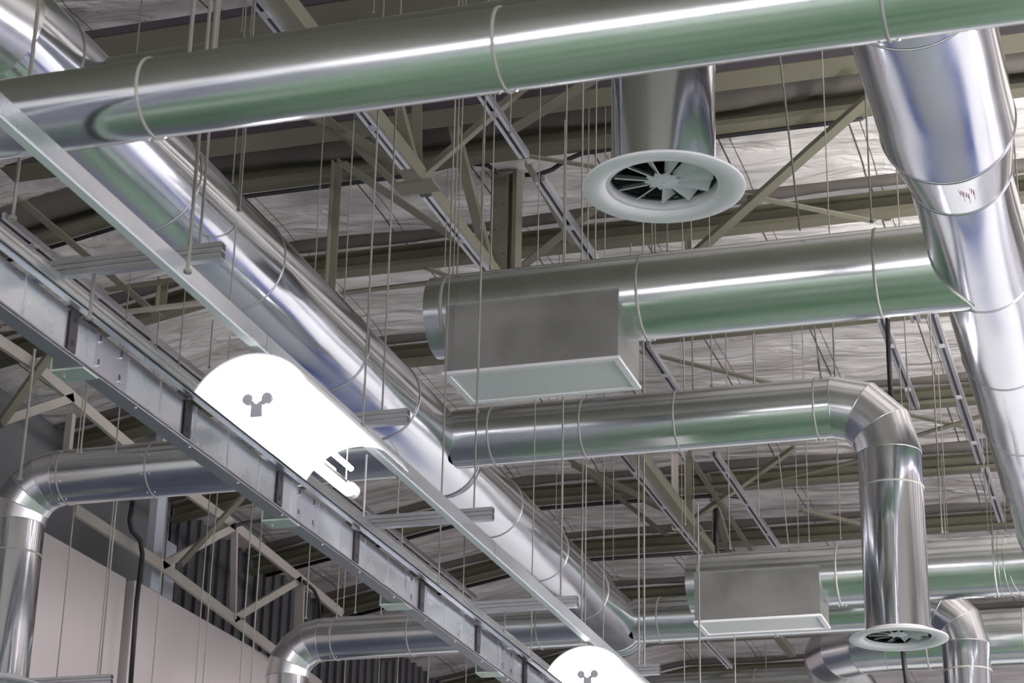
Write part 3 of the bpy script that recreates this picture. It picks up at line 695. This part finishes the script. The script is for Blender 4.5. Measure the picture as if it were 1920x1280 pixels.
def lamp(y0, lab, proto=None):
    L_ = 1.44
    root = thing('strip_lamp', lab, 'lamp', (XL+.0, y0, 5.3), 'suspended strip lamps')
    if proto:
        for ch in list(proto.children):
            c = ch.copy(); C.objects.link(c); c.parent = root
            for g in ch.children: e = g.copy(); C.objects.link(e); e.parent = c
        return root
    def loc(nm, bm, m, sm=False, par=None):
        o = obj(nm, bm, m, None, smooth=sm); o.parent = par or root; return o
    # arched reflector: cross-section with a shallow vault and flatter right shoulder
    n = 28; hw, hh = .300, .172; Rr = (hw*hw+hh*hh)/(2*hh)
    prof = [(-.02+hw*(2*i/n-1), -.072+math.sqrt(Rr*Rr-(hw*(2*i/n-1))**2)-(Rr-hh)) for i in range(n+1)]
    bm = NB(); th = .006
    A = [bm.verts.new((x, 0, z)) for x, z in prof]; B = [bm.verts.new((x, L_, z)) for x, z in prof]
    A2 = [bm.verts.new((x*1.01, 0, z+th)) for x, z in prof]; B2 = [bm.verts.new((x*1.01, L_, z+th)) for x, z in prof]
    for i in range(n):
        bm.faces.new((A[i], A[i+1], B[i+1], B[i])); bm.faces.new((A2[i], B2[i], B2[i+1], A2[i+1])); bm.faces.new((A[i], A2[i], A2[i+1], A[i+1])); bm.faces.new((B[i], B[i+1], B2[i+1], B2[i]))
    bm.faces.new((A[0], B[0], B2[0], A2[0])); bm.faces.new((A[n], A2[n], B2[n], B[n]))
    loc('reflector', bm, mRefl, .6)
    # spine below with two tubes shining up
    zs = -.15; xs = -.05; L_ = 1.31
    bm = NB(); sweep(bm, [(-.032, -.03), (.032, -.03), (.038, .0), (.02, .022), (-.02, .022), (-.038, 0)], (xs, .16, zs), (xs, L_+.14, zs)); sp_ = loc('spine', bm, mGlare)
    bm = NB(); box(bm, xs+.0385, xs+.041, .95, 1.28, zs-.010, zs+.004); loc('spine_slot', bm, mDark, par=sp_)
    bm = NB(); cyl(bm, (xs, L_+.11, zs-.0), (xs, L_+.16, zs), .042, 24); loc('end_cap', bm, mRefl, .6, sp_)
    for sx in (-1, 1):
        bm = NB(); cyl(bm, (xs+sx*.052, .19, zs+.075), (xs+sx*.052, 1.30, zs+.075), .014, 16); loc('tube', bm, mTube, .6)
    for yy in (.15,):
        bm = NB()
        for sx in (-1, 1):
            cyl(bm, (xs+sx*.052, yy, zs+.075), (xs+sx*.052, yy+.025, zs+.075), .028, 20)
            sweep(bm, rect(.02, .024), (xs, yy+.012, zs+.035), (xs+sx*.052, yy+.012, zs+.07), up=V((0, 1, 0)))
        box(bm, xs-.03, xs+.03, yy, yy+.025, zs-.02, zs+.045); loc('lamp_holder', bm, mBracket, .6)
    bm = NB(); cyl(bm, (xs, L_+.05, zs+.02), (xs, L_+.05, .16), .004, 8); loc('stem', bm, mRod)
    bm = NB(); cyl(bm, (xs, .35, zs+.02), (xs, .35, .16), .004, 8); loc('stem', bm, mRod)
    return root
lp = lamp(8.84, 'glaring white strip lamp with arched reflector in front of the diagonal duct')
lamp(15.0, 'second glaring strip lamp cut off by the bottom edge', lp)

# busbar tray
mTrunkU = mat('flange_grey_green', (.36, .35, .37), .4, .6, .1, 6)
root = thing('busbar_trunking', 'long shiny galvanised busbar trunking running down from the left edge', 'cable trunking', (-4.88, 10, 5.35))
XF = -4.86; ZT0, ZT1 = 5.245, 5.455
J = [8.45, 10.97, 12.93, 14.97, 17.0]
prev = 4.5
for j in J:
    bm = NB(); box(bm, XF-.08, XF, prev, j-.05, ZT0, ZT1); o = obj('trunking_length', bm, mTray, root)
    k = prev+.35
    while k < j-.3:
        bm = NB(); box(bm, XF, XF+.004, k, k+.012, ZT0, ZT1); k += .42
        o2 = obj('rib', bm, mRail, o); o2.location = (0, 0, 0)
    bm = NB(); box(bm, XF-.085, XF+.006, j-.05, j+.02, ZT0-.01, ZT1+.0); obj('joint_strip', bm, mTray, root)
    bm = NB(); box(bm, XF-.075, XF-.004, j+.02, j+.38, ZT0, ZT1); jp = obj('joint_plate', bm, mPlate, root)
    bm = NB()
    for a in (.08, .30):
        for z in (ZT0+.04, ZT1-.045): cyl(bm, (XF-.006, j+a, z), (XF+.006, j+a, z), .011, 10)
    o2 = obj('bolts', bm, mScrew, jp); o2.location = (0, 0, 0)
    for a in (.08, .30):
        for z in (ZT0+.062, ZT1-.022):
            bm = NB(); box(bm, XF-.004, XF-.002, j+a-.007, j+a+.007, z-.014, z+.014); o2 = obj('bolt_slot', bm, mDark, jp); o2.location = (0, 0, 0)
    prev = j+.38
for y in (8.24, 9.5, 10.73, 11.96, 13.19, 14.42, 15.6):
    bm = NB(); box(bm, XF+.004, XF+.014, y-.035, y+.035, ZT0+.005, ZT1-.005); o = obj('cover_clip', bm, mDark, root)
    bm = NB()
    for z in (ZT0+.045, ZT1-.045): box(bm, XF+.014, XF+.016, y-.012, y+.012, z-.014, z+.014)
    o2 = obj('clip_slots', bm, mBlack, o); o2.location = (0, 0, 0)
bm = NB(); sweep(bm, [(-.025, -.026), (.030, -.026), (.030, -.006), (.024, -.002), (.024, .004), (.030, .008), (.030, .026), (-.025, .026)], (-4.80, 4.5, 5.487), (-4.80, 17.4, 5.487)); obj('top_rail', bm, mStrut, root)
bm = NB(); sweep(bm, [(-.02, -.006), (.012, -.006), (.012, .003), (-.02, .003)], (-4.80, 4.5, 5.452), (-4.80, 17.4, 5.452)); obj('rail_lip', bm, mRail, root)
bm = NB(); sweep(bm, [(-.07, -.018), (.020, -.018), (.020, -.012), (.004, -.010), (.004, .0), (.016, .003), (.016, .010), (-.07, .010)], (XF, 4.5, ZT0-.014), (XF, 17.4, ZT0-.014)); obj('bottom_flange', bm, mTrunkU, root)
bm = NB(); y = 8.9
while y < 17:
    cyl(bm, (XF+.02, y, ZT0-.052), (XF+.02, y, ZT0-.044), .009, 8); y += .62
obj('rivets', bm, mScrew, root)
for k, j in enumerate(J[:4]):
    bk = thing('trunking_bracket', ['pale green bracket clamped under the trunking, nearest the left edge', 'pale bracket under the trunking in front of the lower left duct', 'pale bracket under the trunking, third down its length', 'pale bracket under the trunking near the bottom edge'][k], 'bracket', (XF, j, ZT0-.05), 'trunking brackets')
    bm = NB(); box(bm, XF-.16, XF+.02, j-.10, j+.05, ZT0-.040, ZT0-.030); obj('base_plate', bm, mGreenC, bk)
    bm = NB(); box(bm, XF-.16, XF-.15, j-.10, j+.05, ZT0-.030, ZT0+.08); obj('side_leg', bm, mGreenC, bk)
    bm = NB(); cyl(bm, (XF-.12, j-.03, ZT0-.055), (XF-.12, j-.03, ZT0-.03), .007, 8); obj('bolt', bm, mRod, bk)

# ------------------------------------------------------------------ hanger rods
def rod(x, y, Y, ybot, ytop, lab, r=.005, m=None, nut=True, lean=0):
    """vertical rod through the pixel (x, y) at distance Y, between two heights"""
    p = on_y(x, y, Y); zb = on_y(x, ybot, Y).z; zt = RZ-.03 if ytop is None else on_y(x, ytop, Y).z
    root = thing('hanger_rod', lab, 'rod', (p.x, Y, zb), 'threaded hanger rods')
    bm = NB(); cyl(bm, (p.x, Y, zb), (p.x+lean, Y, zt), r, 8); obj('rod', bm, m or mRod, root, smooth=.8)
    if nut:
        bm = NB(); cyl(bm, (p.x, Y, zb+.004), (p.x, Y, zb+.02), r*2.1, 6); obj('nut', bm, m or mRod, root)
for a in (
    # holding the channel supports
    (361, 400, 7.75, 512, None, 'thick pale rod ending just below the nearest channel, over the diagonal duct', .009),
    (376, 440, 7.98, 478, None, 'rod holding the right end of the nearest channel', .007),
    (175, 530, 7.98, 600, 500, 'short rod between the nearest channel and the trunking below', .009),
    (34, 320, 7.3, 412, 150, 'pale rod at the left edge under the top duct', .009),
    (443, 420, 11.0, 592, None, 'rod crossing the diagonal duct behind the nearest channel', .006),
    (695, 500, 9.8, 798, None, 'long rod passing in front of the second channel', .006),
    (729, 500, 10.28, 776, None, 'rod holding the right end of the second channel', .006),
    (685, 900, 12.0, 985, 852, 'bright rod at the far end of the first lamp', .007, mWhite),
    (829, 900, 12.6, 1095, None, 'rod in front of the diagonal duct, left of the third channel', .006),
    (893, 800, 12.12, 960, None, 'long rod holding the right end of the third channel', .006),
    (947, 1140, 14.3, 1186, 1138, 'stub rod below the fourth channel', .006),
    (1054, 900, 14.3, 1122, None, 'rod holding the right end of the fourth channel', .007),
    (1001, 900, 15.0, 1240, None, 'rod passing behind the left part of the fourth channel', .005),
    (1098, 1000, 16.0, 1206, None, 'long rod coming down onto the second lamp', .006),
    (1098, 1250, 15.4, 1300, 1216, 'rod seen against the glare of the second lamp', .004),
    (1132, 1000, 16.3, 1222, None, 'rod over the ribbed end of the diagonal duct', .005),
    (1208, 1150, 16.5, 1250, None, 'rod holding the short channel right of the second lamp', .008),
    # row above the top duct
    (262, 40, 9.6, 170, None, 'rod above the top duct, nearest its left seam', .006, mRodD),
    (361, 30, 7.4, 145, None, 'pale blurred rod above the top duct, left of its pale neighbour', .010),
    (404, 30, 7.8, 136, None, 'bright pale rod above the top duct', .012),
    (455, 30, 12.0, 60, None, 'thin rod above the top duct, left of the wide rail', .005),
    (471, 30, 12.5, 60, None, 'thin rod above the top duct beside the wide rail', .005),
    (701, 10, 13.0, 25, None, 'thin rod above the middle of the top duct', .005),
    (66, 60, 7.6, 175, None, 'pale blurred rod in front of the elbow at the top left corner', .010),
    # between top duct and boxed duct
    (440, 290, 12.0, 345, None, 'thin rod right of the diagonal duct under the top duct', .005),
    (457, 290, 11.0, 395, None, 'rod ending on the diagonal duct just right of its first seam', .006),
    (603, 300, 14.5, 520, None, 'thin rod crossing the bright foil bay, leftmost there', .006),
    (657, 350, 14.0, 640, None, 'rod crossing the bright foil bay, second there', .006),
    (845, 450, 13.0, 535, None, 'first of three close rods at the left end of the boxed duct', .005, mRodD),
    (852, 450, 12.9, 530, None, 'middle of three close rods at the left end of the boxed duct', .005),
    (859, 450, 13.1, 530, None, 'last of three close rods at the left end of the boxed duct', .005),
    (838, 380, 16.0, 500, 315, 'short dark rod right of the truss node', .006, mRodD),
    (864, 300, 14.5, 525, None, 'rod just right of the truss node crossing the diagonal web', .006),
    (905, 300, 14.7, 430, None, 'thin rod left of the central post', .006),
    (925, 300, 13.9, 505, None, 'bright rod in front of the left face of the central post', .006),
    (958, 180, 13.5, 250, None, 'pale rod above the central post', .006),
    (898, 650, 12.3, 775, 480, 'rod passing down in front of the vent box', .008, mRodD),
    (1058, 350, 14.5, 500, 225, 'rod with a dark coupling right of the central post', .007),
    (1092, 300, 14.0, 492, None, 'rod left of the first swirl diffuser, passing behind its flange', .007),
    (1118, 200, 14.2, 490, None, 'rod close to the left side of the first drop duct', .006),
    (1183, 480, 16, 500, 455, 'tiny rod end on top of the boxed duct', .006, mRodD),
    (1222, 440, 13.0, 478, None, 'left rod of the pair below the first swirl diffuser', .005),
    (1228, 440, 13.05, 478, None, 'right rod of the pair below the first swirl diffuser', .005),
    (1251, 440, 13.0, 474, None, 'single rod below the first swirl diffuser', .005),
    (1626, 250, 12.9, 418, None, 'rod left of the right large duct beside a slim post', .006),
    (1904, 300, 14, 420, 200, 'rod at the right edge behind the large duct', .006),
    # between boxed duct and elbowed duct
    (1282, 680, 17.0, 745, None, 'leftmost thin rod above the elbowed duct', .006),
    (1299, 680, 15.5, 730, None, 'second thin rod above the elbowed duct', .005),
    (1334, 680, 15.5, 727, None, 'third thin rod above the elbowed duct', .005),
    (1413, 680, 17.0, 722, 625, 'rod with a coupling above the elbowed duct', .007),
    (1563, 640, 15.6, 712, None, 'rod right of the leaning one above the duct elbow', .005),
    (1698, 640, 17.5, 775, None, 'rod just right of the black pipe', .006),
    (1690, 740, 19.0, 765, 680, 'short rod beside the black pipe', .005),
    (1755, 800, 18.0, 1000, 590, 'rod left of the right large duct, middle height', .007),
    # below the elbowed duct
    (1043, 900, 19.0, 975, None, 'thin rod over the reduced part of the diagonal duct', .005, mRodD),
    (1055, 950, 20.0, 1120, 855, 'rod below the elbowed duct, behind the one on the fourth channel', .005),
    (1092, 960, 18.6, 1205, 855, 'pale rod right of the diagonal duct edge', .007),
    (1132, 950, 21.0, 1000, 855, 'thin rod crossing the dark purlin below the elbowed duct', .005),
    (1150, 950, 21.0, 1120, 858, 'rod left of the far truss chord', .005, mRodD),
    (1197, 900, 17.0, 1300, 850, 'long bright rod crossing the far truss chord down to the bottom', .008),
    (1208, 950, 18.0, 1200, 900, 'thin rod beside the long bright one', .005),
    (1284, 900, 20.3, 985, None, 'bright rod behind the far ceiling rail', .006),
    (1278, 900, 21.0, 1000, None, 'faint rod behind the far ceiling rail', .004),
    (1301, 950, 21.0, 1035, None, 'thin rod left of the far truss cross', .004),
    (1309, 1000, 17.2, 1300, 945, 'bright rod passing in front of the far vent box', .008),
    (1367, 950, 20.3, 1030, None, 'rod on top of the far boxed duct, left half', .006),
    (1422, 920, 21.0, 970, None, 'thin rod right of the far slotted rail', .005),
    (1494, 920, 20.3, 1018, None, 'faint rod above the far boxed duct, centre', .004),
    (1515, 950, 20.3, 1016, None, 'thin rod above the far boxed duct, right of centre', .005),
    (1572, 900, 20.3, 1012, None, 'rod above the far boxed duct near its seam', .005),
    (1767, 900, 18.5, 1000, 850, 'thin rod right of the long drop, above the far boxed duct', .005),
    (1774, 950, 20.3, 1000, None, 'rod on the right part of the far boxed duct', .005),
    (1848, 930, 19.5, 998, None, 'left rod of the pair near the end of the large right duct', .005),
    (1856, 930, 19.6, 998, None, 'right rod of the pair near the end of the large right duct', .005),
    (1884, 960, 20.0, 996, None, 'rod closest to the end of the large right duct', .005),
    # below the far boxed duct
    (1283, 1240, 21.5, 1300, 1200, 'thin rod under the far vent box, left', .005),
    (1378, 1240, 20.5, 1300, 1182, 'rod under the far vent box, middle', .007),
    (1436, 1240, 24.5, 1300, 1205, 'thin rod beneath the lowest right duct', .006),
    # lower left
    (129, 1050, 16.5, 1290, 960, 'slanting looking rod over the white panel, leftmost', .007),
    (208, 1050, 15.84, 1270, 925, 'left rod of the bright pair above the bottom channel end', .009),
    (203, 1050, 16.1, 1270, 925, 'right rod of the bright pair above the bottom channel end', .006),
    (300, 1100, 17.5, 1300, None, 'rod in front of the wall truss node and the right white panel', .007),
    (384, 1050, 18.0, 1300, 925, 'rod left of the upper truss node', .006),
    (398, 1050, 17.0, 1300, 925, 'bright rod left of the upper truss node', .006),
    (466, 1050, 17.0, 1300, 920, 'rod right of the upper truss node', .007),
    (486, 1050, 18.0, 1300, 930, 'second rod right of the upper truss node', .007),
    (578, 1080, 18.5, 1160, 1000, 'rod above the lower left elbow', .007),
    (634, 1100, 19.0, 1160, 1040, 'rod right of the lower left elbow', .006),
    (648, 1060, 19.0, 1150, 1060, 'thin rod on the lower left duct', .005),
    (668, 1100, 19.0, 1150, 1070, 'rod on the lower left duct beside the trunking', .006),
    (715, 1130, 19.5, 1152, 1100, 'short rod on the lower duct behind the trunking', .006),
    (60, 700, 10.6, 900, 655, 'pale rod under the trunking at the far left', .009),
    (160, 760, 12.0, 850, 715, 'left rod of the thin pair below the first trunking bracket', .007),
    (150, 800, 12.6, 850, 730, 'faint rod below the first trunking bracket', .005),
    (222, 790, 13.0, 850, 740, 'right rod of the pair above the left duct', .006),
    (240, 560, 13.0, 670, 500, 'thin rod left of the light rail, over the thin ceiling rail', .005),
    (296, 620, 13.5, 760, 585, 'thin rod behind the trunking, left of the first lamp', .005),
    (396, 640, 14.5, 690, 600, 'rod just above the first lamp', .006),
    (430, 640, 15.0, 680, 630, 'faint rod above the arch of the first lamp', .004),
    (747, 920, 15.0, 965, 870, 'rod seen through the far end of the first lamp', .006),
    (754, 1000, 16, 1050, 985, 'thin rod beyond the third channel', .006),
    (870, 1050, 18, 1120, 985, 'faint rod left of the fourth channel', .005),
    # seen under the lower ducts
    (647, 1250, 24, 1300, 1236, 'rod below the lower left duct, first from the left', .007),
    (711, 1250, 24, 1300, 1232, 'rod below the lower left duct, second from the left', .006),
    (746, 1250, 23, 1300, 1230, 'rod below the lower left duct, third from the left', .006),
    (803, 1250, 23, 1300, 1228, 'rod below the lower left duct, fourth from the left', .007),
    (874, 1250, 23, 1300, 1224, 'rod below the lower left duct, last one before the trunking', .005),
):
    x, y, Y, yb, yt, lab = a[:6]; rod(x, y, Y, yb, yt, lab, a[6] if len(a) > 6 else .005, a[7] if len(a) > 7 else None)
# two clearly leaning rods
def lean_rod(x1, y1, x2, y2, Y, lab, r=.007, fit=None):
    a, b = on_y(x1, y1, Y), on_y(x2, y2, Y); root = thing('hanger_rod', lab, 'rod', b, None)
    bm = NB(); cyl(bm, a, b, r, 8); obj('rod', bm, mRodD, root)
    if fit is not None:
        c = a.lerp(b, fit); d = (b-a).normalized(); bm = NB(); cyl(bm, c-d*.05, c+d*.05, r*2, 8); obj('coupling', bm, mRodD, root)
lean_rod(1457, 60, 1500, 432, 12.8, 'leaning rod crossing the foil right of the first swirl diffuser')
lean_rod(1525, 600, 1540, 712, 15.5, 'leaning rod with a turnbuckle above the duct elbow', .006, .75)
lean_rod(1460, 853, 1478, 1020, 20.2, 'leaning pale rod above the far boxed duct')

# ------------------------------------------------------------------ light
w = bpy.data.worlds.new('world'); sc.world = w; w.use_nodes = True
bg = w.node_tree.nodes['Background']; bg.inputs[0].default_value = (.98, .93, 1.0, 1); bg.inputs[1].default_value = 9
def area(x, y, z, sx, sy, p, col=(1, .98, .95), rot=(0, 0, 0), portal=False):
    l = bpy.data.lights.new('lamp_or_fill_light', 'AREA'); l.shape = 'RECTANGLE'; l.size = sx; l.size_y = sy; l.energy = p; l.color = col
    if portal: l.cycles.is_portal = True
    o = bpy.data.objects.new('lamp_or_fill_light', l); C.objects.link(o); o.location = (x, y, z); o.rotation_euler = rot
LP = 105
for yy in (-10, -3.6, 2.6, 8.92+.75, 15.12+.75, 21.9, 28.2):
    if not 8 < yy < 17: area(XL, yy, 5.35, .4, 1.5, LP)
for xx in (-9.2, 1.0, 6.2, 11.4):
    for yy in (-10, -3.6, 2.6, 8.8, 15.2, 21.9):
        if xx == -9.2 and yy in (8.8, 15.2): continue
        area(xx, yy, 5.3, .4, 1.5, LP)
# added upward fill lights out of view, brightening the roof bays
for (xx, yy, pw) in ((1.3, 12.5, 190), (1.6, 15.6, 380), (2.4, 19, 300), (6.2, 15.2, 380)):
    area(xx, yy, 5.5, .4, 1.5, pw, rot=(PI-.75, 0, 0))
area(15.9, 14, 4.8, 56, 2.8, 1, rot=(0, -PI/2, 0), portal=True)
bpy.context.scene.objects[-1].rotation_euler = (0, PI/2, 0)
bpy.context.scene.objects[-1].data.size, bpy.context.scene.objects[-1].data.size_y = 2.8, 56
for x in (-6, 2, 11): area(x, -14.1, 4.9, 6, 4.6, 1, rot=(PI/2, 0, 0), portal=True)
sc.view_settings.view_transform = 'Standard'; sc.view_settings.look = 'None'; sc.view_settings.gamma = 1
sc.view_settings.exposure = 0.18
try: sc.cycles.use_denoising = True
except Exception: pass
